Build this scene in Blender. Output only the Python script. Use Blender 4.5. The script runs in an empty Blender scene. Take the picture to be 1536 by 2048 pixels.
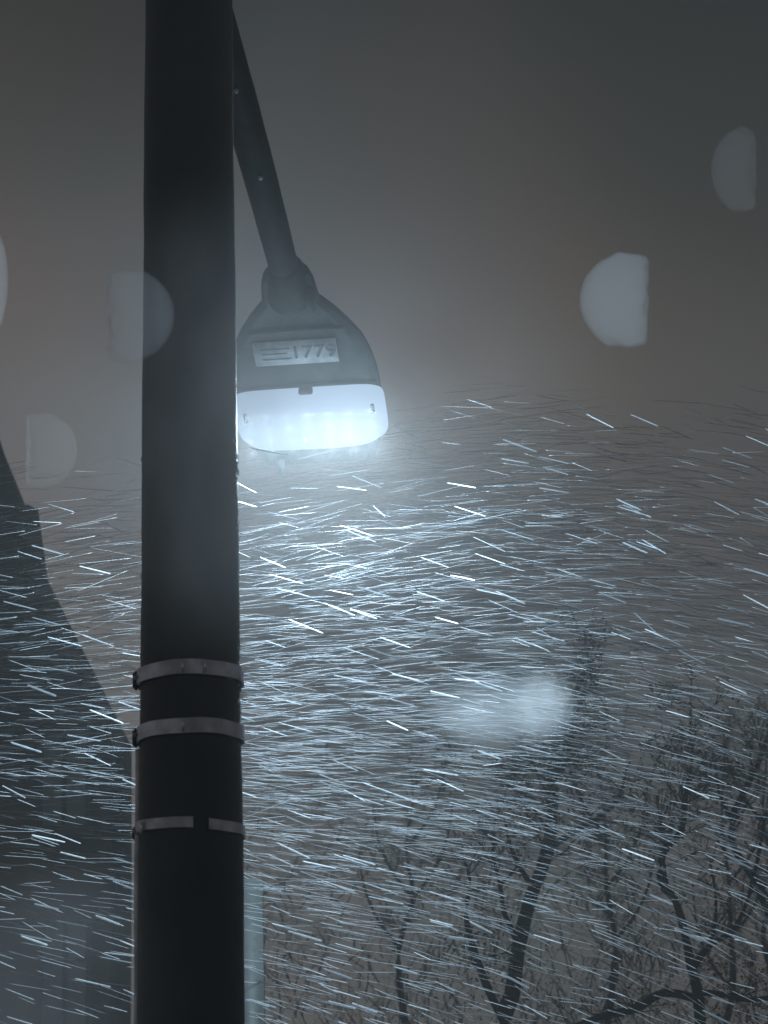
import bpy, bmesh, math, random
from mathutils import Vector, Matrix, noise
random.seed(11)
C = bpy.context.scene
COL = C.collection
R = math.radians

# ------------------------------------------------------------------ camera
F, PITCH, ROLL = 4107.0, R(18.0), R(1.9)
CAM = Vector((0, 0, 1.6))
fwd = Vector((0, math.cos(PITCH), math.sin(PITCH)))
up0 = Vector((0, -math.sin(PITCH), math.cos(PITCH)))
rt0 = Vector((1, 0, 0))
upv = up0 * math.cos(ROLL) + rt0 * math.sin(ROLL)
rtv = rt0 * math.cos(ROLL) - up0 * math.sin(ROLL)
cd = bpy.data.cameras.new('camera')
cam = bpy.data.objects.new('camera', cd); COL.objects.link(cam)
m = Matrix((rtv, upv, -fwd)).transposed().to_4x4(); m.translation = CAM
cam.matrix_world = m
cd.sensor_fit = 'VERTICAL'; cd.sensor_height = 24.0
cd.lens = F / 2048 * 24.0
cd.clip_end = 2000
cd.dof.use_dof = True; cd.dof.focus_distance = 6.4; cd.dof.aperture_fstop = 4.6
C.camera = cam

def at(px, py, Y):
    "world point on the vertical plane y = Y seen at photo pixel px, py"
    d = fwd * F + rtv * (px - 768) + upv * (1024 - py)
    return CAM + d * (Y / d.y)

# ------------------------------------------------------------------ night sky
def world():
    w = bpy.data.worlds.new('World'); C.world = w; w.use_nodes = True
    nt = w.node_tree; N = nt.nodes; L = nt.links
    for n in list(N): N.remove(n)
    out = N.new('ShaderNodeOutputWorld'); bg = N.new('ShaderNodeBackground')
    tc = N.new('ShaderNodeTexCoord'); sep = N.new('ShaderNodeSeparateXYZ')
    L.new(tc.outputs['Generated'], sep.inputs[0])
    # low cloud lit by the town: brightest a little above the roofs, dark overhead
    rp = N.new('ShaderNodeValToRGB')
    L.new(sep.outputs['Z'], rp.inputs[0])
    e = rp.color_ramp.elements
    e[0].position = 0.0; e[0].color = (.085, .080, .076, 1)
    e[1].position = 1.0; e[1].color = (.022, .024, .026, 1)
    for p, c in ((.12, (.100, .095, .092)), (.27, (.108, .105, .108)), (.36, (.108, .105, .107)), (.45, (.072, .071, .071)), (.54, (.037, .039, .040)), (.7, (.030, .031, .033))):
        q = e.new(p); q.color = (*c, 1)
    no = N.new('ShaderNodeTexNoise'); no.inputs['Scale'].default_value = 4.2; no.inputs['Detail'].default_value = 3
    no.inputs['Roughness'].default_value = .45
    L.new(tc.outputs['Generated'], no.inputs['Vector'])
    cr = N.new('ShaderNodeValToRGB'); L.new(no.outputs['Fac'], cr.inputs[0])
    k = cr.color_ramp.elements
    k[0].position = .38; k[0].color = (.90, 1.0, 1.04, 1)
    k[1].position = .64; k[1].color = (1.05, 1.0, .94, 1)
    q = k.new(.5); q.color = (1.0, .98, 1.0, 1)
    mx = N.new('ShaderNodeMix'); mx.data_type = 'RGBA'; mx.blend_type = 'MULTIPLY'; mx.inputs[0].default_value = 1
    L.new(rp.outputs[0], mx.inputs[6]); L.new(cr.outputs[0], mx.inputs[7])
    # darker towards the east (right)
    mr = N.new('ShaderNodeMapRange'); L.new(sep.outputs['X'], mr.inputs[0])
    mr.inputs[1].default_value = -.15; mr.inputs[2].default_value = .22
    mr.inputs[3].default_value = 1.05; mr.inputs[4].default_value = .62
    m2 = N.new('ShaderNodeVectorMath'); m2.operation = 'SCALE'
    L.new(mx.outputs[2], m2.inputs[0]); L.new(mr.outputs[0], m2.inputs['Scale'])
    cur = m2.outputs[0]
    for px, py, rad_, tint in ((1120, 330, 11, (1.03, .96, .88)), (40, 280, 8, (1.12, .96, .88)), (1330, 640, 9, (.97, .95, .91)), (330, 620, 8, (1.0, 1.06, 1.10)), (760, 480, 9, (1.12, 1.10, 1.12)), (1536, 60, 9, (.72, .82, .84)), (60, -80, 8, (.70, .82, .84))):
        dv = (at(px, py, 10) - CAM).normalized()
        dp_ = N.new('ShaderNodeVectorMath'); dp_.operation = 'DOT_PRODUCT'; dp_.inputs[1].default_value = dv
        nm = N.new('ShaderNodeVectorMath'); nm.operation = 'NORMALIZE'
        L.new(tc.outputs['Generated'], nm.inputs[0]); L.new(nm.outputs[0], dp_.inputs[0])
        g = N.new('ShaderNodeMapRange'); g.interpolation_type = 'SMOOTHERSTEP'; L.new(dp_.outputs['Value'], g.inputs[0])
        g.inputs[1].default_value = math.cos(R(rad_)); g.inputs[2].default_value = 1.0
        mm_ = N.new('ShaderNodeMix'); mm_.data_type = 'RGBA'; mm_.blend_type = 'MULTIPLY'
        L.new(g.outputs[0], mm_.inputs[0]); L.new(cur, mm_.inputs[6]); mm_.inputs[7].default_value = (*tint, 1)
        cur = mm_.outputs[2]
    L.new(cur, bg.inputs['Color']); bg.inputs['Strength'].default_value = 1.32
    L.new(bg.outputs[0], out.inputs[0])
world()
C.view_settings.view_transform = 'Standard'; C.view_settings.look = 'None'
C.view_settings.exposure = 0; C.view_settings.gamma = 1
C.cycles.use_denoising = True
C.cycles.volume_bounces = 1
C.cycles.max_bounces = 8
C.cycles.transparent_max_bounces = 16

# ------------------------------------------------------------------ materials
def mat(name, col, rough=.7, metal=0, var=.15, scale=12, bump=0, col2=None, spec=.5, detail=5, bscale=60):
    m = bpy.data.materials.new(name); m.use_nodes = True
    nt = m.node_tree; N = nt.nodes; L = nt.links
    b = N['Principled BSDF']
    b.inputs['Roughness'].default_value = rough; b.inputs['Metallic'].default_value = metal
    b.inputs['Specular IOR Level'].default_value = spec
    tc = N.new('ShaderNodeTexCoord')
    n = N.new('ShaderNodeTexNoise'); n.inputs['Scale'].default_value = scale; n.inputs['Detail'].default_value = detail
    L.new(tc.outputs['Object'], n.inputs['Vector'])
    r = N.new('ShaderNodeValToRGB'); L.new(n.outputs['Fac'], r.inputs[0])
    c2 = col2 or tuple(min(1, c * (1 + var)) for c in col)
    r.color_ramp.elements[0].position = .35; r.color_ramp.elements[0].color = (*[c * (1 - var) for c in col], 1)
    r.color_ramp.elements[1].position = .68; r.color_ramp.elements[1].color = (*c2, 1)
    L.new(r.outputs[0], b.inputs['Base Color'])
    if bump:
        n2 = N.new('ShaderNodeTexNoise'); n2.inputs['Scale'].default_value = bscale; n2.inputs['Detail'].default_value = 4
        L.new(tc.outputs['Object'], n2.inputs['Vector'])
        bp = N.new('ShaderNodeBump'); bp.inputs['Strength'].default_value = bump; bp.inputs['Distance'].default_value = .01
        L.new(n2.outputs['Fac'], bp.inputs['Height']); L.new(bp.outputs[0], b.inputs['Normal'])
    return m

def emis(name, col, s=1):
    m = bpy.data.materials.new(name); m.use_nodes = True
    N = m.node_tree.nodes; N.remove(N['Principled BSDF'])
    e = N.new('ShaderNodeEmission'); e.inputs[0].default_value = (*col, 1); e.inputs[1].default_value = s
    m.node_tree.links.new(e.outputs[0], N['Material Output'].inputs[0]); return m

def snowmat(name, tr=.5, alpha=1.0, col=(.86, .92, .97)):
    m = bpy.data.materials.new(name); m.use_nodes = True
    nt = m.node_tree; N = nt.nodes; L = nt.links; N.remove(N['Principled BSDF'])
    d = N.new('ShaderNodeBsdfDiffuse'); t = N.new('ShaderNodeBsdfTranslucent')
    d.inputs[0].default_value = (*col, 1); t.inputs[0].default_value = (*col, 1)
    mx = N.new('ShaderNodeMixShader'); mx.inputs[0].default_value = tr
    L.new(d.outputs[0], mx.inputs[1]); L.new(t.outputs[0], mx.inputs[2]); o = mx
    if alpha < 1:
        tp = N.new('ShaderNodeBsdfTransparent'); m2 = N.new('ShaderNodeMixShader'); m2.inputs[0].default_value = alpha
        L.new(tp.outputs[0], m2.inputs[1]); L.new(mx.outputs[0], m2.inputs[2]); o = m2
    L.new(o.outputs[0], N['Material Output'].inputs[0]); return m

def volmat(name, dens, col=(.9, .95, 1), noise_scale=0, aniso=0.0):
    m = bpy.data.materials.new(name); m.use_nodes = True
    nt = m.node_tree; N = nt.nodes; L = nt.links; N.remove(N['Principled BSDF'])
    v = N.new('ShaderNodeVolumePrincipled'); v.inputs['Color'].default_value = (*col, 1)
    v.inputs['Density'].default_value = dens; v.inputs['Anisotropy'].default_value = aniso
    if noise_scale:
        tc = N.new('ShaderNodeTexCoord'); n = N.new('ShaderNodeTexNoise'); n.inputs['Scale'].default_value = noise_scale
        L.new(tc.outputs['Object'], n.inputs['Vector'])
        ln = N.new('ShaderNodeVectorMath'); ln.operation = 'LENGTH'; L.new(tc.outputs['Object'], ln.inputs[0])
        a = N.new('ShaderNodeMapRange'); L.new(ln.outputs['Value'], a.inputs[0])
        a.interpolation_type = 'SMOOTHSTEP'
        a.inputs[1].default_value = .35; a.inputs[2].default_value = 1.0; a.inputs[3].default_value = dens; a.inputs[4].default_value = 0
        b = N.new('ShaderNodeMapRange'); L.new(n.outputs['Fac'], b.inputs[0])
        b.inputs[1].default_value = .3; b.inputs[2].default_value = .7; b.inputs[3].default_value = .4; b.inputs[4].default_value = 1.5
        mu = N.new('ShaderNodeMath'); mu.operation = 'MULTIPLY'; L.new(a.outputs[0], mu.inputs[0]); L.new(b.outputs[0], mu.inputs[1])
        L.new(mu.outputs[0], v.inputs['Density'])
    L.new(v.outputs[0], N['Material Output'].inputs['Volume']); return m

M = dict(
    pole=mat('dark_pole_paint_glare', (.022, .033, .040), .55, 0, .3, 2.6, .35, (.062, .078, .088), bscale=35),  # lighter blue-grey mottling puts window glare into the paint colour
    arm=mat('dark_arm_steel', (.028, .032, .036), .6, 0, .35, 9, .3, bscale=50),
    housing=mat('grey_cast_housing', (.06, .072, .08), .6, 0, .35, 14, .35, bscale=70),
    steel=mat('galvanised_band', (.50, .50, .56), .38, .9, .35, 18, .3, bscale=40),
    glint=mat('bright_band_glint', (.85, .87, .92), .3, .6, .1, 30),  # pale metal standing in for glints on the bands
    pale=mat('pale_label', (.62, .66, .70), .6, 0, .2, 30),
    mark=mat('label_ink', (.16, .19, .21), .7, 0, .2, 30),
    conduit=mat('pale_conduit', (.72, .73, .76), .55, 0, .3, 12, .2),
    post=mat('pale_post_paint', (.065, .08, .085), .6, 0, .2, 4),
    bark=mat('wet_bark', (.016, .012, .010), .85, 0, .4, 12, .4),
    farbark=mat('far_bark', (.045, .030, .022), .9, 0, .4, 8),
    leaf=mat('withered_leaf', (.13, .045, .018), .8, 0, .4, 6),
    roof=mat('dark_roof_tiles', (.16, .09, .055), .8, 0, .35, 3, .6, bscale=14),
    wall=mat('brown_brick_wall', (.15, .095, .065), .85, 0, .3, 2.5, .4, bscale=12),
    turret=mat('slate_turret', (.022, .028, .034), .6, 0, .2, 3, .3, bscale=10),
    panel=mat('pale_curtain', (.40, .46, .48), .8, 0, .2, 1.5),
    trim=mat('grey_trim', (.09, .10, .11), .7, 0, .2, 6),
    asphalt=mat('wet_asphalt', (.045, .046, .05), .55, 0, .3, 2, .5, (.075, .077, .082), bscale=30),
    glass=emis('lit_lamp_glass', (.37, .50, .67)),
    glassdim=mat('lamp_clip_metal', (.30, .34, .38), .5, 0, .2, 20),
    snow=snowmat('lit_snow', .5),
)

# ------------------------------------------------------------------ helpers
def link(name, bm, material, parent=None, smooth=True):
    me = bpy.data.meshes.new(name)
    if smooth:
        for f in bm.faces: f.smooth = True
    bm.to_mesh(me); bm.free(); me.materials.append(material)
    o = bpy.data.objects.new(name, me); COL.objects.link(o); o.parent = parent
    if parent is not None:
        o.matrix_parent_inverse = parent.matrix_world.inverted()
    return o

def empty(name, label, cat, loc, group=None):
    o = bpy.data.objects.new(name, None); COL.objects.link(o); o.location = loc
    o.empty_display_size = .2
    o.matrix_world = Matrix.Translation(loc)
    o['label'] = label; o['category'] = cat
    if group: o['group'] = group
    return o

def tag(o, label=None, cat=None, group=None, kind=None):
    if label: o['label'] = label
    if cat: o['category'] = cat
    if group: o['group'] = group
    if kind: o['kind'] = kind
    return o

def tube(bm, pts, rads, n=10, caps=True):
    rings = []
    for i, p in enumerate(pts):
        a = pts[max(i - 1, 0)]; b = pts[min(i + 1, len(pts) - 1)]
        d = (b - a).normalized()
        u = d.cross(Vector((0, 0, 1)))
        if u.length < .05: u = d.cross(Vector((1, 0, 0)))
        u.normalize(); v = u.cross(d)
        rings.append([bm.verts.new(p + (u * math.cos(2 * math.pi * k / n) + v * math.sin(2 * math.pi * k / n)) * rads[i]) for k in range(n)])
    for r0, r1 in zip(rings, rings[1:]):
        for k in range(n):
            bm.faces.new((r0[k], r0[(k + 1) % n], r1[(k + 1) % n], r1[k]))
    if caps:
        bm.faces.new(rings[0][::-1]); bm.faces.new(rings[-1])

def box(bm, c, x, y, z):
    "box centred at c with half-vectors x y z"
    vs = [bm.verts.new(c + x * a + y * b + z * d) for a in (-1, 1) for b in (-1, 1) for d in (-1, 1)]
    for f in ((0, 1, 3, 2), (4, 6, 7, 5), (0, 4, 5, 1), (2, 3, 7, 6), (0, 2, 6, 4), (1, 5, 7, 3)):
        bm.faces.new([vs[i] for i in f])
    bmesh.ops.recalc_face_normals(bm, faces=bm.faces)

X, Y, Z = Vector((1, 0, 0)), Vector((0, 1, 0)), Vector((0, 0, 1))

# ------------------------------------------------------------------ ground
bm = bmesh.new()
box(bm, Vector((0, 0, -.25)), X * 600, Y * 600, Z * .25)
tag(link('ground', bm, M['asphalt'], smooth=False), kind='structure')

# ------------------------------------------------------------------ lamp pole
PY = 4.5
base = at(380, 1024, PY); PXc = base.x
PR = .1115
ZTOP = 5.05
lamp = empty('street_lamp', 'lit street lamp on a thick dark round pole with steel bands', 'street lamp', Vector((PXc, PY, 0)))
bm = bmesh.new()
zs = [0, .5, 1.0, 1.5] + [1.6 + .12 * i for i in range(29)]
pts, rad = [], []
for z in zs:
    pts.append(Vector((PXc + .0008 * math.sin(z * 9), PY, z)))
    rad.append(PR + (.003 if z < 2.45 else 0) + .0006 * math.sin(z * 23) - .002 * max(0, z - 3))
pts.append(Vector((PXc, PY, ZTOP))); rad.append(PR * .97)
pts.append(Vector((PXc, PY, ZTOP + .05))); rad.append(PR * .6)
tube(bm, pts, rad, 72)
link('pole', bm, M['pole'], lamp)
bm = bmesh.new()
tube(bm, [Vector((PXc, PY, 0.002)), Vector((PXc, PY, .05)), Vector((PXc, PY, .07)), Vector((PXc, PY, .35))], [.21, .21, .15, .125], 48)
link('base_collar', bm, M['pole'], lamp)

# thin crust of ice and wet snow stuck along the windward and leeward edges
bm = bmesh.new()
for i in range(110):
    z = random.uniform(1.7, 3.35); sd = random.choice((-1, 1, 1)); a = R((0 if sd > 0 else 180) + random.gauss(0, 9))
    rr_ = PR + .0003; c = Vector((PXc + rr_ * math.cos(a), PY + rr_ * math.sin(a), z))
    bmesh.ops.create_icosphere(bm, subdivisions=1, radius=1, matrix=Matrix.Translation(c) @ Matrix.Diagonal((random.uniform(.001, .0026), random.uniform(.002, .004), random.uniform(.003, .011), 1)))
link('ice_crust', bm, M['snow'], lamp)['kind'] = 'stuff'

# arm : goes back and slightly down from the pole top to the head
A0 = Vector((PXc + .005, PY + .03, at(386, -130, PY).z))
NECK = at(573, 556, 5.6)
d = (NECK - A0)
bm = bmesh.new()
n = 18
pp = [A0 + d * (i / n) + Z * (.03 * math.sin(math.pi * i / n)) for i in range(n + 1)]
rr = [.055 - .011 * (i / n) + .0007 * random.uniform(-1, 1) for i in range(n + 1)]
tube(bm, pp, rr, 28)
link('arm', bm, M['arm'], lamp)
bm = bmesh.new()
box(bm, A0 + Vector((0, .07, 0)), X * .05, Y * .03, Z * .11)
link('arm_bracket', bm, M['arm'], lamp, False)
# small fixing screws on the arm
for t in (.40, .66):
    bm = bmesh.new()
    p = A0 + d * t + Z * (.03 * math.sin(math.pi * t)); q = (CAM - p).normalized()
    dn = d.normalized(); q = (q - dn * q.dot(dn)).normalized()
    tube(bm, [p + q * .045, p + q * .056, p + q * .059], [.008, .007, .003], 8)
    link('screw', bm, M['steel'], lamp)

# steel bands
def band(pyl, gap=None, tiltang=0.0, hb=.0165, clampdir=196):
    c = at(382, pyl, PY - PR); zc = c.z
    bm = bmesh.new(); n = 44; r = PR + .0075
    verts = []
    for k in range(n):
        a = 2 * math.pi * k / n
        if gap and gap[0] < math.degrees(a) < gap[1]: verts.append(None); continue
        w = .0007 * math.sin(a * 7 + zc * 50) + .0006 * math.sin(a * 13)
        dz = tiltang * math.cos(a) + .0009 * math.sin(a * 5 + zc * 20)
        ring = []
        for rr_, zz in ((r - .003, -hb), (r + w + .001, -hb), (r + w + .0014, 0), (r + w + .001, hb), (r - .003, hb)):
            ring.append(bm.verts.new(Vector((PXc + rr_ * math.cos(a), PY + rr_ * math.sin(a), zc + zz + dz))))
        verts.append(ring)
    for k in range(n):
        a, b = verts[k], verts[(k + 1) % n]
        if a is None or b is None: continue
        for j in range(4): bm.faces.new((a[j], b[j], b[j + 1], a[j + 1]))
    o = link('steel_band', bm, M['steel'], lamp, False)
    # screw clamp on the left side of the band
    a = R(clampdir); ca = Vector((math.cos(a), math.sin(a), 0)); ta = Vector((-math.sin(a), math.cos(a), 0))
    bm = bmesh.new(); cc = Vector((PXc, PY, zc)) + ca * (PR + .010)
    box(bm, cc + Z * (-.002), ca * .007, ta * .016, Z * (hb + .003))
    bmesh.ops.bevel(bm, geom=list(bm.edges), offset=.004, segments=2, affect='EDGES')
    link('clamp', bm, M['trim'], o)
    bm = bmesh.new()
    tube(bm, [cc + ta * -.03, cc + ta * .03], [.004, .004], 10)
    tube(bm, [cc + ta * -.036, cc + ta * -.028], [.007, .007], 6)
    link('clamp_screw', bm, M['steel'], o)
    return zc
zb1 = band(1334, clampdir=184)
zb2 = band(1451, clampdir=184)
zb3 = band(1645, gap=(286, 292), tiltang=-.006, hb=.0115, clampdir=178)
# glints on the bands, put in as small bright pieces
for zz, ang in ((zb1, 268), (zb1, 291), (zb2, 268), (zb3, 215)):
    a = R(ang); ca = Vector((math.cos(a), math.sin(a), 0)); ta = Vector((-math.sin(a), math.cos(a), 0))
    bm = bmesh.new()
    box(bm, Vector((PXc, PY, zz)) + ca * (PR + .0115), ca * .0025, ta * .0035 + Z * .001, Z * .0135)
    bmesh.ops.bevel(bm, geom=list(bm.edges), offset=.0015, segments=2, affect='EDGES')
    link('band_glint', bm, M['glint'], lamp)

# cable conduit strapped along the pole's left side
bm = bmesh.new()
a = R(184); cx, cy = PXc + (PR + .0035) * math.cos(a), PY + (PR + .008) * math.sin(a)
pts = [Vector((cx + .0012 * math.sin(i * 1.7), cy, .05 + i * (at(280, 1500, PY).z - .05) / 20)) for i in range(21)]
tube(bm, pts, [.0078] * 21, 14)
link('cable_conduit', bm, M['conduit'], lamp)

# ------------------------------------------------------------------ lamp head
END = at(640, 922, 6.36)
ax = (END - NECK); HL = ax.length; ax.normalize()
side = ax.cross(Z).normalized(); nd = ax.cross(side).normalized()      # candidates
SGN = 1 if side.x > 0 else -1
if nd.z > 0: nd = -nd                                                 # nd = underside normal
def hp(t, s, q): return NECK + ax * t + side * s + nd * q
head = None
print('head length', HL)
K = HL / .82
prof = [(-.015, .070, .060), (.02, .080, .068), (.075, .086, .07), (.105, .089, .07), (.12, .105, .072), (.16, .138, .078), (.21, .170, .085), (.27, .203, .092), (.33, .220, .096),
        (.40, .231, .098), (.47, .235, .098), (.55, .234, .096), (.64, .228, .090), (.72, .212, .078), (.78, .196, .06), (.825, .182, .035)]
bm = bmesh.new(); rings = []
for t, w, h in prof:
    ring = []
    for k in range(24):      # domed back
        a = math.pi * k / 23
        ring.append(bm.verts.new(hp(t * K, w * math.copysign(abs(math.cos(a)) ** .8, math.cos(a)), -h * math.sin(a) ** .9)))
    for k in range(1, 12):   # shallow underside with a lip
        s = -w + 2 * w * k / 12
        lip = .012 if k in (1, 11) else .006
        ring.append(bm.verts.new(hp(t * K, s, lip)))
    rings.append(ring)
for r0, r1 in zip(rings, rings[1:]):
    for k in range(len(r0)):
        bm.faces.new((r0[k], r0[(k + 1) % len(r0)], r1[(k + 1) % len(r0)], r1[k]))
bm.faces.new(rings[0]); bm.faces.new(rings[-1][::-1])
bmesh.ops.recalc_face_normals(bm, faces=bm.faces)
hs = link('lamp_housing', bm, M['housing'], lamp)
mod = hs.modifiers.new('b', 'BEVEL'); mod.width = .004; mod.segments = 2; mod.limit_method = 'ANGLE'
# mounting collar and hinge cover at the neck
bm = bmesh.new()
tube(bm, [hp(-.05 * K, 0, -.01), hp(-.03 * K, 0, -.01), hp(.09 * K, 0, -.008), hp(.12 * K, 0, -.012)], [.046, .056, .068, .05], 32)
link('mounting_collar', bm, M['arm'], hs)
bm = bmesh.new()
box(bm, hp(.075 * K, .045, .015), ax * .045, side * .034, nd * .02)
bmesh.ops.bevel(bm, geom=list(bm.edges), offset=.01, segments=3, affect='EDGES')
link('hinge_cover', bm, M['arm'], hs)
# crosswise ribs of the gear tray underside
for t, w in ((.205, .145), (.448, .222)):
    bm = bmesh.new(); box(bm, hp(t * K, 0, .012), ax * .005, side * w, nd * .006)
    bmesh.ops.bevel(bm, geom=list(bm.edges), offset=.002, segments=2, affect='EDGES')
    link('tray_rib', bm, M['housing'], hs)
# label plate with embossed number
bm = bmesh.new(); pc = hp(.300 * K, -SGN * .012, .0125)
box(bm, pc, ax * .052, side * .130, nd * .0022)
bmesh.ops.bevel(bm, geom=list(bm.edges), offset=.0015, segments=2, affect='EDGES')
plate = link('label_plate', bm, M['pale'], hs)
def text(body, t, s, size, parent):
    cu = bpy.data.curves.new('t', 'FONT'); cu.body = body; cu.size = size; cu.extrude = .001; cu.align_x = 'CENTER'; cu.align_y = 'CENTER'
    cu.offset = .0004
    tmp = bpy.data.objects.new('t', cu); COL.objects.link(tmp)
    dg = bpy.context.evaluated_depsgraph_get()
    me = bpy.data.meshes.new_from_object(tmp.evaluated_get(dg)); bpy.data.objects.remove(tmp)
    # read from below, upright towards the neck
    mm = Matrix((SGN * side, -ax, nd)).transposed().to_4x4(); mm.translation = hp(t, s, .0165)
    me.transform(mm); me.materials.clear(); me.materials.append(M['mark'])
    o = bpy.data.objects.new('label_number', me); COL.objects.link(o); o.parent = parent
    o.matrix_parent_inverse = parent.matrix_world.inverted()
text('1779', .300 * K, SGN * .044, .074, plate)
for i in range(3):
    bm = bmesh.new(); box(bm, hp((.278 + .022 * i) * K, -SGN * (.072 + .006 * (i % 2)), .0158), ax * .0018, side * (.045 - .006 * (i % 2)), nd * .0008)
    link('label_line', bm, M['mark'], plate, False)

# glass bowl
t0, t1, GW, GD = .458 * K, .728 * K, .243, .062
bm = bmesh.new(); NR, NA = 10, 64; prev = None
tc_, th = (t0 + t1) / 2, (t1 - t0) / 2
for i in range(NR + 1):
    r = 1 - i / NR
    ring = []
    for k in range(NA):
        a = 2 * math.pi * k / NA; ca, sa = math.cos(a), math.sin(a)
        e = .22 if ca < 0 else .46         # squarer by the gear tray, rounder at the far end
        tt = math.copysign(abs(ca) ** e, ca); ss = math.copysign(abs(sa) ** (.30 if ca < 0 else .46), sa)
        ring.append(bm.verts.new(hp(tc_ + th * tt * r, GW * ss * r, .012 + GD * (1 - r ** 3.2) ** .6)))
    if prev:
        for k in range(NA): bm.faces.new((prev[k], prev[(k + 1) % NA], ring[(k + 1) % NA], ring[k]))
    prev = ring
bm.faces.new(prev)
bmesh.ops.remove_doubles(bm, verts=bm.verts, dist=.0004)
bmesh.ops.recalc_face_normals(bm, faces=bm.faces)
glass = link('glass_bowl', bm, M['glass'], hs)
# clips, latch and the far lip
for s, t in ((-SGN * .20, .53), (SGN * .205, .52)):
    bm = bmesh.new(); box(bm, hp(t * K, s, .012 + .050), ax * .020, side * .006, nd * .004)
    bmesh.ops.bevel(bm, geom=list(bm.edges), offset=.002, segments=2, affect='EDGES')
    link('glass_clip', bm, M['glassdim'], glass)
bm = bmesh.new(); box(bm, hp(.80 * K, -SGN * .125, .03), ax * .030, side * .014, nd * .008)
bmesh.ops.bevel(bm, geom=list(bm.edges), offset=.003, segments=2, affect='EDGES')
link('latch', bm, M['glassdim'], hs)
bm = bmesh.new(); box(bm, hp(.455 * K, 0, .03), ax * .008, side * .022, nd * .012)
bmesh.ops.bevel(bm, geom=list(bm.edges), offset=.003, segments=2, affect='EDGES')
link('glass_catch', bm, M['housing'], hs)
# the lamp's own light, just below the bowl
ld = bpy.data.lights.new('lamp_light', 'SPOT'); ld.shadow_soft_size = 0.0; ld.spot_size = R(176); ld.spot_blend = .25
ld.energy = 10; ld.color = (.72, .89, 1.0)
for tt in (.50, .555, .61, .665):
    for ss in (-.195, -.13, -.065, 0, .065, .13, .195):
        lo = bpy.data.objects.new('lamp_light', ld); COL.objects.link(lo)
        mm = Matrix((side, -ax if side.cross(-ax).dot(-nd) > 0 else ax, -nd)).transposed().to_4x4(); mm.translation = hp(tt * K, ss, .012 + GD + .012)
        lo.matrix_world = mm
        lo.parent = lamp; lo.matrix_parent_inverse = lamp.matrix_world.inverted()
LAMP = mm.translation.copy()
print('lamp at', LAMP, 'normal', nd)

# ------------------------------------------------------------------ pale post behind the pole
pb = at(500, 1760, 7.4)
post = empty('marker_post', 'pale grey square post standing close behind the dark lamp pole', 'post', Vector((pb.x, 7.4, 0)))
bm = bmesh.new(); wz = .045
box(bm, Vector((pb.x, 7.4, pb.z / 2)), X * wz, Y * wz, Z * (pb.z / 2))
bmesh.ops.bevel(bm, geom=list(bm.edges), offset=.006, segments=2, affect='EDGES')
link('post_shaft', bm, M['post'], post)

# ------------------------------------------------------------------ house at the left
HY = 15.0
house = empty('house', 'dark brick house with steep gable roof and slate turret behind the lamp pole', 'house', Vector((at(0, 1400, HY).x - 2, HY, 0)))
eave = at(270, 1488, HY); rk = at(62, 1076, HY)
wx = at(262, 1700, HY).x
slope = (rk.z - eave.z) / (eave.x - rk.x)
ridx = rk.x - .10; ridz = eave.z + slope * (eave.x - ridx)
lx = ridx - (wx - ridx)
zl = eave.z - .02
D = 7.0
DA = Vector((eave.x / HY, 1, 0))
bm = bmesh.new()      # gable body
front = [(lx, 0), (wx, 0), (wx, zl + slope * (eave.x - wx) - .05), (ridx, ridz - .07), (lx, zl + slope * (eave.x - wx) - .05)]
v0 = [bm.verts.new((x, HY, z)) for x, z in front]; v1 = [bm.verts.new((x + DA.x * D, HY + D, z)) for x, z in front]
bm.faces.new(v0); bm.faces.new(v1[::-1])
for k in range(5): bm.faces.new((v0[k], v1[k], v1[(k + 1) % 5], v0[(k + 1) % 5]))
bmesh.ops.recalc_face_normals(bm, faces=bm.faces)
hw = link('wall', bm, M['wall'], house, False)
bm = bmesh.new()      # two roof slabs
for sgn in (1, -1):
    ex = ridx + sgn * (eave.x - ridx)
    dv = Vector((ex - ridx, 0, eave.z - ridz)); nn = Vector((-dv.z * sgn, 0, dv.x * sgn)).normalized()
    if nn.z < 0: nn = -nn
    c = Vector((ridx, HY, ridz)) + DA * (D / 2) + dv / 2 - nn * .115
    box(bm, c, dv / 2 + dv.normalized() * .03, DA * (D / 2 + .22), nn * .05)
roof = link('roof', bm, M['roof'], house, False)
# rows of roof tiles as raised courses, seen on the verge
bm = bmesh.new()
for i in range(20):
    f = (i + .5) / 20
    p = Vector((ridx, HY - .2, ridz)).lerp(Vector((eave.x, HY - .2, eave.z)), f)
    dv = Vector((eave.x - ridx, 0, eave.z - ridz)).normalized(); nn = Vector((-dv.z, 0, dv.x))
    box(bm, p - nn * .06 + DA * (D / 2 + .2), dv * .055, DA * (D / 2 + .16), nn * .012)
link('tile_course', bm, M['roof'], roof, False)
# turret with bell-shaped slate cap
tr_ = empty('turret', 'x', 'x', Vector((0, 0, 0))); bpy.data.objects.remove(tr_)
ty = HY - .5
tx1 = at(48, 1030, ty).x; tcx = tx1 - .42
bm = bmesh.new()
zt = [at(40, p, ty).z for p in (1500, 1085, 1078, 1066, 1060, 1010, 1000, 960, 930, 900, 870, 845, 820, 790)]
rt = [.40, .40, .45, .45, .42, .42, .425, .36, .31, .26, .22, .19, .15, .02]
tube(bm, [Vector((tcx, ty, z)) for z in zt], rt, 10)
link('turret', bm, M['turret'], house, False)
bm = bmesh.new(); tube(bm, [Vector((tcx, ty, zt[-1] - .03)), Vector((tcx, ty, zt[-1] + .25)), Vector((tcx, ty, zt[-1] + .3))], [.02, .014, .03], 8)
link('finial', bm, M['turret'], house)
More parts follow.
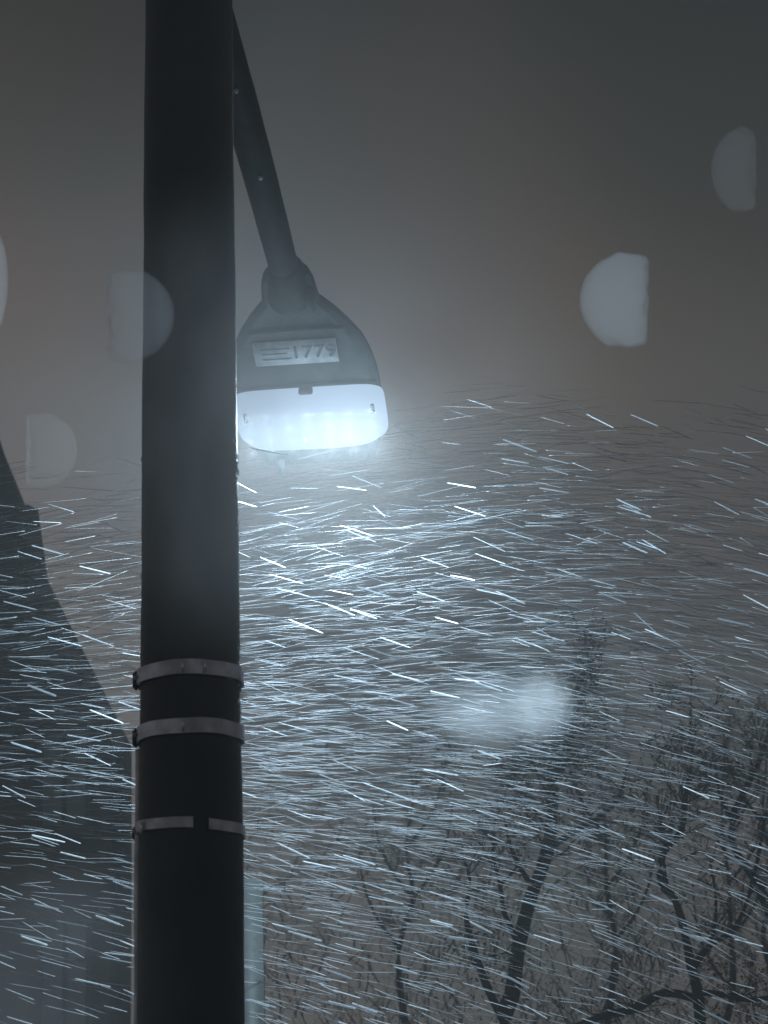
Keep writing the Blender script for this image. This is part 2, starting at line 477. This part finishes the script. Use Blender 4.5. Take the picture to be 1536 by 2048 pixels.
# windows in the gable wall
def window(px0, py0, px1, py1, m):
    a = at(px0, py0, HY); b = at(px1, py1, HY)
    x0, x1 = a.x, b.x; z1, z0 = a.z, b.z
    cx, cz, hx, hz = (x0 + x1) / 2, (z0 + z1) / 2, (x1 - x0) / 2, (z1 - z0) / 2
    bm = bmesh.new()
    for p in (-1, 1):
        box(bm, Vector((cx + p * (hx + .02), HY - .02, cz)), X * .02, Y * .03, Z * (hz + .04))
        box(bm, Vector((cx, HY - .018, cz + p * (hz + .02))), X * hx, Y * .026, Z * .019)
    box(bm, Vector((cx, HY - .016, cz)), X * .014, Y * .016, Z * hz)
    box(bm, Vector((cx - hx / 2 - .007, HY - .016, cz + hz * .3)), X * (hx / 2 - .0075), Y * .014, Z * .012)
    box(bm, Vector((cx + hx / 2 + .007, HY - .016, cz + hz * .3)), X * (hx / 2 - .0075), Y * .014, Z * .012)
    w = link('window', bm, M['trim'], house, False)
    bm = bmesh.new(); box(bm, Vector((cx, HY - .004, cz)), X * hx, Y * .005, Z * hz)
    link('pane', bm, m, w, False)
    bm = bmesh.new(); box(bm, Vector((cx, HY - .06, z0 - .07)), X * (hx + .08), Y * .07, Z * .028)
    link('window_sill', bm, M['trim'], w, False)
window(88, 1470, 172, 1650, M['panel'])
window(88, 1850, 172, 2060, M['panel'])
bm = bmesh.new(); dx = wx + .02
tube(bm, [Vector((wx - .09, HY - .06, .05)), Vector((wx - .09, HY - .06, eave.z - .1))], [.045, .045], 12)
link('downpipe', bm, M['turret'], house)

# ------------------------------------------------------------------ trees
def crooked(p0, dirv, length, segs, wob, lift=.0):
    pts = [p0.copy()]; d = dirv.normalized()
    for i in range(segs):
        d = (d + Vector((random.gauss(0, wob), random.gauss(0, wob), random.gauss(0, wob) + lift))).normalized()
        pts.append(pts[-1] + d * (length / segs))
    return pts
def leafclump(bm, p, n, s, spread):
    for _ in range(n):
        c = p + Vector((random.gauss(0, spread), random.gauss(0, spread), random.gauss(0, spread)))
        u = Vector((random.gauss(0, 1), random.gauss(0, 1), random.gauss(0, 1))).normalized()
        v = u.orthogonal().normalized(); v.rotate(Matrix.Rotation(random.uniform(0, 6.3), 3, u))
        w = u.cross(v); L_ = s * random.uniform(.6, 1.3)
        q = [c - v * L_, c + w * L_ * .45 + u * L_ * .12, c + v * L_, c - w * L_ * .45 - u * L_ * .1]
        bm.faces.new([bm.verts.new(x) for x in q])
def grow(bt, bl, pts, r0, lvl, leafp, dens=1.0, leafs=.035):
    "spawn side branches along a limb"
    n = len(pts)
    L_ = sum((pts[i + 1] - pts[i]).length for i in range(n - 1))
    k = int((3 + 7 * L_) * dens) if lvl < 3 else 0
    for _ in range(k):
        f = random.uniform(.25, 1) * (n - 1); i = min(int(f), n - 2)
        p = pts[i].lerp(pts[i + 1], f - i); tan = (pts[i + 1] - pts[i]).normalized()
        dv = (tan * .7 + Vector((random.gauss(0, .8), random.gauss(0, .6), random.gauss(.25, .5)))).normalized()
        ln = {0: .42, 1: .28, 2: .15}[lvl] * random.uniform(.5, 1.2) * (1.1 - .75 * f / n)
        rr = r0 * (1 - .6 * f / n) * {0: .42, 1: .5, 2: .55}[lvl]
        seg = 6 if lvl < 2 else 3
        q = crooked(p, dv, ln, seg, .22, .05)
        tube(bt, q, [max(.0022, rr * (1 - .75 * j / seg)) for j in range(seg + 1)], 5 if lvl < 1 else 3, False)
        grow(bt, bl, q, max(.003, rr * .6), lvl + 1, leafp, dens, leafs)
        if random.random() < leafp: leafclump(bl, q[-1], random.randint(2, 7), leafs, .03)
def smooth_line(P, sub=3):
    out = []
    for i in range(len(P) - 1):
        p0 = P[max(i - 1, 0)]; p1 = P[i]; p2 = P[i + 1]; p3 = P[min(i + 2, len(P) - 1)]
        for s in range(sub):
            t = s / sub
            out.append(.5 * ((2 * p1) + (p2 - p0) * t + (2 * p0 - 5 * p1 + 4 * p2 - p3) * t * t + (3 * p1 - p0 - 3 * p2 + p3) * t ** 3))
    out.append(P[-1]); return out
def tree(label, TY, trunk, limbs, bark, leafp, dens, group=None, leafs=.035, clumps=()):
    P = [at(x, y, TY + dy) for x, y, dy, r in trunk]
    sc = TY / F
    root = Vector((P[0].x - .05, P[0].y, 0.0))
    t = empty('bare_tree', label, 'tree', root, group)
    rads = [r * sc for *_, r in trunk]
    line = smooth_line([root, (root + P[0]) / 2 + Vector((.03, 0, 0))] + P)
    nl = len(line)
    rk = [rads[0] * 1.5, rads[0] * 1.2] + rads
    rl = [rk[min(i // 3, len(rk) - 1)] * (1 - (i % 3) / 3) + rk[min(i // 3 + 1, len(rk) - 1)] * ((i % 3) / 3) for i in range(nl)]
    bm = bmesh.new(); tube(bm, line, [r * random.uniform(.9, 1.12) for r in rl], 12)
    link('trunk', bm, bark, t)
    bt, bl = bmesh.new(), bmesh.new()
    grow(bt, bl, line[nl // 3:], rads[0] * .6, 0, leafp, dens, leafs)
    for limb in limbs:
        Q = smooth_line([at(x, y, TY + dy) for x, y, dy, r in limb]); rr = [r * sc for *_, r in limb]
        ri = [rr[min(i // 3, len(rr) - 1)] * (1 - (i % 3) / 3) + rr[min(i // 3 + 1, len(rr) - 1)] * (i % 3) / 3 for i in range(len(Q))]
        b2 = bmesh.new(); tube(b2, Q, ri, 9)
        link('limb', b2, bark, t)
        grow(bt, bl, Q, rr[0] * .8, 1, leafp, dens, leafs)
    for x, y, n, sp in clumps:
        leafclump(bl, at(x, y, TY), n, leafs, sp)
    link('crown', bt, bark, t)
    if len(bl.faces): link('withered_leaves', bl, M['leaf'], t, False)
    return t

tree('bare tree with a leaning dark trunk below the pale lens ghost', 10.0,
     [(1004, 2090, 0, 18), (1024, 1990, 0, 16), (1036, 1900, .05, 14), (1060, 1800, .1, 13), (1094, 1705, .1, 13), (1106, 1610, .1, 11), (1104, 1540, .0, 10), (1128, 1430, 0, 6), (1160, 1370, 0, 4), (1178, 1330, 0, 2)],
     [[(1090, 1705, .1, 8), (1140, 1668, .1, 6), (1190, 1640, .2, 5), (1235, 1600, .2, 4), (1255, 1530, .3, 2)],
      [(1066, 1775, .1, 7), (1040, 1735, 0, 5), (1020, 1690, -.1, 4), (1010, 1640, -.2, 2)],
      [(1108, 1560, .1, 6), (1135, 1520, .0, 5), (1140, 1460, 0, 3), (1165, 1400, 0, 2)],
      [(1040, 1890, 0, 7), (1010, 1830, -.2, 5), (1000, 1770, -.3, 4), (985, 1700, -.3, 3), (990, 1640, -.3, 2)],
      [(1012, 2050, 0, 9), (975, 1975, -.2, 8), (948, 1900, -.3, 7), (932, 1830, -.3, 5), (940, 1760, -.3, 3), (920, 1700, -.3, 2)]],
     M['bark'], .5, 1.2, None, .011, [(1100, 1500, 260, .09), (1150, 1480, 160, .10), (1160, 1560, 160, .10), (1090, 1600, 120, .08), (945, 1870, 90, .1), (980, 1955, 200, .13), (1020, 1975, 120, .12), (910, 1500, 220, .08), (1150, 1360, 120, .06), (1130, 1560, 60, .07)])
tree('forked bare tree with a crooked trunk at the right edge', 9.5,
     [(1404, 2090, 0, 12), (1396, 1990, 0, 11), (1382, 1930, 0, 10), (1368, 1860, 0, 8), (1350, 1800, .1, 8), (1324, 1765, .1, 10), (1326, 1705, .1, 7), (1362, 1662, .1, 6), (1372, 1590, .1, 5), (1384, 1520, .1, 3), (1380, 1440, .1, 2)],
     [[(1386, 1935, 0, 8), (1420, 1890, -.1, 6), (1465, 1862, -.1, 5), (1495, 1800, -.1, 4), (1515, 1720, -.2, 4), (1530, 1640, -.2, 2)],
      [(1396, 1925, 0, 5), (1425, 1870, .2, 4), (1432, 1800, .2, 3), (1420, 1720, .2, 2)],
      [(1402, 2000, 0, 9), (1330, 1985, -.2, 8), (1275, 2015, -.3, 8), (1210, 2032, -.4, 7), (1150, 2052, -.5, 5)],
      [(1400, 1985, 0, 7), (1450, 1990, 0, 6), (1500, 2000, .1, 5), (1560, 1990, .1, 4)]],
     M['bark'], .4, 1.15, None, .011, [(1365, 1480, 150, .10), (1372, 1600, 50, .03), (1440, 1960, 260, .12), (1500, 2010, 260, .12), (1350, 1790, 60, .05)])
tree('bare tree whose upper limb leans over the right edge', 11,
     [(1600, 2090, 0, 16), (1580, 1950, 0, 14), (1550, 1850, 0, 12), (1510, 1760, 0, 9), (1470, 1700, 0, 7), (1462, 1640, 0, 6), (1490, 1580, 0, 6), (1520, 1520, 0, 5), (1545, 1440, 0, 3)],
     [[(1462, 1640, 0, 5), (1440, 1590, .1, 3), (1430, 1520, .1, 2)]],
     M['bark'], .3, .85, None, .011)
far = [(815, 1500, 23, 'hazy bare tree left of the dark clump of leaves'),
       (1215, 1460, 20, 'hazy bare tree with rusty leaves between the two dark trees'),
       (1450, 1440, 22, 'faint bare tree far behind the forked tree'),
       (1540, 1420, 19, 'faint bare tree cut by the right edge')]
for i, (x, top, ty, lab) in enumerate(far):
    s = ty / 20
    H = 2090 - top
    tr = [(x + random.uniform(-18, 18) * (k > 0), 2090 - H * k / 6, random.uniform(-.1, .1), 8 * (1 - k / 6.6)) for k in range(7)]
    lb = []
    for k in range(4):
        j = random.randint(1, 4); sx, sy = tr[j][0], tr[j][1]; dr = random.choice((-1, 1))
        lb.append([(sx, sy, 0, 4), (sx + dr * 40, sy - 50, .2, 3), (sx + dr * 70, sy - 120, .3, 2.4), (sx + dr * 80, sy - 190, .3, 1.4)])
    tree(lab, ty, tr, lb, M['farbark'], .35, .9, 'hazy bare trees in the background', .016)

# far thicket : a tangle of fine twigs nobody could count, thicker towards the ground
bt, bl = bmesh.new(), bmesh.new()
cnt = 0
while cnt < 1900:
    x = random.uniform(470, 1620); y = random.uniform(1330, 2150)
    den = ((y - 1330) / 650) * (.25 + 1.1 * max(0, noise.noise(Vector((x / 130, y / 170, 3.1))) + .25)) * (.55 + .45 * min(1, max(0, (x - 600) / 500)))
    if random.random() > den: continue
    cnt += 1
    p = at(x, y, random.uniform(19, 29)); seg = 5
    q = crooked(p, Vector((random.gauss(0, .5), random.gauss(0, .4), 1)), random.uniform(.2, .7), seg, .24, .03)
    r0 = random.uniform(.003, .011)
    tube(bt, q, [r0 * (1 - .8 * j / seg) for j in range(seg + 1)], 3, False)
    if random.random() < .5: leafclump(bl, q[-1], random.randint(3, 9), .017, .06)

th = link('thicket', bt, M['farbark']); tag(th, 'brown tangle of bare twigs beyond the trees', 'thicket', kind='stuff')
th2 = link('thicket_leaves', bl, M['leaf'], th, False)

# ------------------------------------------------------------------ driving snow
def needle_mesh(name):
    bm = bmesh.new()
    tube(bm, [X * -.5, X * -.46, X * .0, X * .46, X * .5], [.1, .8, 1.0, .85, .1], 6)
    me = bpy.data.meshes.new(name)
    for f in bm.faces: f.smooth = True
    # radii are 1 here: scaled down per flake
    bm.to_mesh(me); bm.free(); me.materials.append(M['snow']); return me
needle = needle_mesh('snowflake')

def toplimit(x):
    "height in the photo of the lamp's cut-off"
    if x < 470: return 900 + (x - 470) * -.02
    return 905 - min(1, (x - 470) / 450) * 140 + max(0, x - 1100) * .05 + 25 * math.sin(x * .011) + 15 * math.sin(x * .037)
def direction(x, y, kind):
    "screen angle in degrees, positive is rising to the right"
    if kind == 'bright': return random.gauss(-17 - 4 * (x > 1150), 5)
    if kind == 'mid':
        return random.gauss(-8 - 8 * max(0, (x - 900) / 600) - 10 * max(0, (y - 1350) / 700), 7)
    return random.gauss(9 - 12 * max(0, (x - 800) / 500) - 16 * max(0, (y - 1150) / 600), random.choice((4, 7)))
def axis3(x, y, ang, Yd, lenpx):
    a = R(ang); dx, dy = math.cos(a) * lenpx, -math.sin(a) * lenpx
    Y2 = Yd * random.uniform(.985, 1.015)
    return at(x - dx / 2, y - dy / 2, Yd), at(x + dx / 2, y + dy / 2, Y2)

def orient(p, q, r):
    d = q - p; ln = d.length; mx_ = d.to_track_quat('X', 'Z').to_matrix().to_4x4()
    return Matrix.Translation((p + q) / 2) @ mx_ @ Matrix.Diagonal((ln, r, r, 1))

def sample(kind):
    while True:
        x = random.uniform(-30, 1566); y = random.uniform(740, 2075)
        tl = toplimit(x)
        if y < tl: continue
        edge = min(1, (y - tl) / (300 if kind != 'bright' else 130))
        right = 1 - .55 * max(0, min(1, (x - 1050) / 450)) * max(0, min(1, 1.15 - abs(y - 1050) / 900))
        if kind == 'bright': w = edge * (1.0 - .25 * (y > 1750)) * (.75 if x < 280 else 1)
        elif kind == 'mid': w = edge * (.4 + .6 * right) * (1.05 - .5 * max(0, (y - 1350) / 700)) * (.55 if x < 280 else 1)
        else:
            dd = math.hypot((x - 720) / 800, (y - 1130) / 520)
            w = edge * right * max(.07, math.exp(-dd * dd * .85)) * (1 - .45 * max(0, (y - 1500) / 550)) * (.5 if x < 280 else 1)
        if 283 < x < 475: continue
        if random.random() < w: return x, y

special = [(758, 1022, -42, 34, 2.6), (1290, 1245, -42, 60, 2.3), (1336, 1278, -27, 68, 3.0), (532, 1105, -17, 68, 3.4), (96, 1100, -16, 70, 3.6), (129, 1283, -15, 72, 3.2),
           (40, 1211, -14, 70, 3), (1396, 918, -13, 64, 3.2), (1268, 1023, -17, 72, 3.4), (1520, 1428, -22, 70, 3.2), (1004, 1398, -16, 64, 3), (722, 1072, -22, 66, 3), (1462, 1697, -20, 68, 3.4),
           (190, 1140, -14, 66, 3), (785, 1587, -20, 130, 3.6), (1494, 820, -25, 62, 2.6), (1200, 842, -27, 62, 2.8), (790, 1300 - 15, -19, 66, 3), (1470, 1218, -18, 60, 2.6), (870, 1125, -20, 62, 2.6)]
GRP = 'bright streaks of snow driven sideways through the lamp light'
def flake_obj(x, y, ang, ln, wpx, Yd):
    p, q = axis3(x, y, ang, Yd, ln)
    o = bpy.data.objects.new('snowflake', needle); COL.objects.link(o)
    o.matrix_world = orient(p, q, wpx * max(.8, min(1.35, (p - LAMP).length / 1.6)) * Yd / F / 2)
    o['label'] = 'bright white streak of snow blowing past in the light below the street lamp'
    o['category'] = 'snowflake'; o['group'] = GRP
    return o
own = {0: 'short steep streak of snow just below and right of the lamp glass', 1: 'steep thin streak of snow meeting the end of a flatter thick one', 2: 'thick streak of snow whose upper end meets a steeper thin one', 14: 'longest bright streak of snow, well below the lamp'}
for i, s in enumerate(special):
    o = flake_obj(*s, random.uniform(5.0, 6.4))
    if i in own: o['label'] = own[i]
for i in range(280):
    x, y = sample('bright')
    flake_obj(x, y, direction(x, y, 'bright'), random.uniform(48, 76), random.choice((1.8, 2.2, 2.7, 3.2, 4.0)), random.uniform(4.9, 7.0))

def cloud(n, kind, lrange, wrange, drange, name, sides=3):
    vs, fs = [], []
    for _ in range(n):
        x, y = sample(kind); ang = direction(x, y, kind)
        Yd = random.uniform(*drange); ln = random.uniform(*lrange)
        p, q = axis3(x, y, ang, Yd, ln); r = random.uniform(*wrange) * Yd / F / 2
        d = (q - p).normalized(); u = d.orthogonal().normalized(); v = d.cross(u); b = len(vs)
        if min((p - LAMP).length, (q - LAMP).length) < .27: continue
        sag = Z * 0; r *= max(.5, min(1.4, (p - LAMP).length / 1.45))
        mid = (p + q) / 2 + sag
        vs.append(p)
        for m_ in (p.lerp(q, .12), p.lerp(q, .88)):
            for k in range(sides):
                a = 2 * math.pi * k / sides; vs.append(m_ + (u * math.cos(a) + v * math.sin(a)) * r)
        vs.append(q)
        for k in range(sides):
            k1 = (k + 1) % sides
            fs.append((b, b + 1 + k1, b + 1 + k)); fs.append((b + 2 * sides + 1, b + 1 + sides + k, b + 1 + sides + k1))
            fs.append((b + 1 + k, b + 1 + k1, b + 1 + sides + k1, b + 1 + sides + k))
    me = bpy.data.meshes.new(name); me.from_pydata([tuple(v) for v in vs], [], fs); me.materials.append(M['snow'])
    for p_ in me.polygons: p_.use_smooth = True
    return me
import itertools
parts = [cloud(1300, 'mid', (40, 80), (.9, 1.8), (4.9, 8.5), 'm'), cloud(10000, 'faint', (45, 125), (.45, 1.1), (5.6, 10.5), 'f')]
bm = bmesh.new()
for me in parts: bm.from_mesh(me)
o = link('driving_snow', bm, M['snow'])
tag(o, 'dense fine driving snow lit by the street lamp', 'snow', kind='stuff')

# lens ghosts, added as translucent half-round bodies floating in the air
def clump(px, py, wpx, hpx, Yd, cut, alpha, label, name='lens_ghost'):
    "half-round lens ghost: rounded on one side, clipped straight on the other (cut = +1 right, -1 left)"
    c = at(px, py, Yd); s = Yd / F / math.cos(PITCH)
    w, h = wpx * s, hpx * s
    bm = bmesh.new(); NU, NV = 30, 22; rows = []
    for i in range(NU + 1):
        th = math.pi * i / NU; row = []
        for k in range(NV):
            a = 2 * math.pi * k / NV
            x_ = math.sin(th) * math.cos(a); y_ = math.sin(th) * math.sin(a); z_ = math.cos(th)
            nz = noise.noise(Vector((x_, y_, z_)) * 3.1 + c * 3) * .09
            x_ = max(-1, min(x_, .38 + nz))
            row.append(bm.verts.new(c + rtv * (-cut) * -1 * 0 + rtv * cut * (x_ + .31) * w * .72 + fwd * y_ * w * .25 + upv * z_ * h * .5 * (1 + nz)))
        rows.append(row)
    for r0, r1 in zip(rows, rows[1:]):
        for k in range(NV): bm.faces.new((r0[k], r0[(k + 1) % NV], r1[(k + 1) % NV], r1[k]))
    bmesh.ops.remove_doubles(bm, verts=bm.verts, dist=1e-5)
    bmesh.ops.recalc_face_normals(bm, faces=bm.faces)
    o = link(name, bm, snowmat('ghost_film_%d' % px, .7, alpha))
    tag(o, label, 'snow clump', 'half-round lens ghosts built as translucent bodies')
clump(1225, 600, 138, 196, 3.2, 1, .18, 'pale half-round lens ghost, the brightest, right of the lamp')
clump(285, 631, 134, 190, 3.2, -1, .12, 'pale half-round lens ghost in front of the dark lamp pole')
clump(1465, 340, 92, 176, 3.2, 1, .04, 'faint half-round lens ghost near the upper right corner')
clump(-12, 560, 60, 240, 4.0, -1, .07, 'narrow pale lens ghost cut by the left edge')
clump(105, 900, 100, 150, 5.6, -1, .006, 'faint lens ghost above the roof of the house')

# added volumes imitating a lens ghost, the lamp's glow and glare
def glow_volume(px, py, wpx, hpx, Yd, dens, label, name='lamp_ghost', dp=.22, ns=1.6):
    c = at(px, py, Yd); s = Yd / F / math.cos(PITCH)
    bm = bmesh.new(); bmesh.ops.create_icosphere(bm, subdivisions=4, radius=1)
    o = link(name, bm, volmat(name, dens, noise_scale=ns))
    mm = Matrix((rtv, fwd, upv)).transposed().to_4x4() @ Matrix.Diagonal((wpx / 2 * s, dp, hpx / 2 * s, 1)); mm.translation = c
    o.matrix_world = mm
    tag(o, label, 'added glow', kind='stuff')
glow_volume(1000, 1418, 330, 190, 7.2, 5, 'soft pale lens ghost of the lamp above the leaning tree')  # added volume standing in for a lens ghost of the lamp
glow_volume(640, 820, 1400, 1200, 5.0, .029, 'pale added glow volume round the lit lamp head', 'lamp_glow_veil', 2.6)  # extra scattering, added to strengthen the glow round the lamp
glow_volume(420, 860, 560, 1100, 3.5, .34, 'thin added veil of window glare in front of the lamp pole', 'pole_glare_veil', .9, 3.0)  # added puff, imitates window glare over the pole
glow_volume(90, 1990, 620, 560, 4.2, .30, 'low pale added glare haze at the lower left corner', 'corner_glare_haze', .8)  # added puff for the pale bluish glare in this corner
glow_volume(1085, 1410, 150, 170, 6.9, 2.2, 'small brighter lobe of the lens ghost beside the tree top')  # brighter end of the same added lens ghost

# ------------------------------------------------------------------ haze
bm = bmesh.new(); box(bm, Vector((0, 14, 8.5)), X * 18, Y * 18, Z * 9.5)
hz = link('haze', bm, volmat('haze', .013, (.86, .94, .97)), smooth=False)
hz['kind'] = 'stuff'
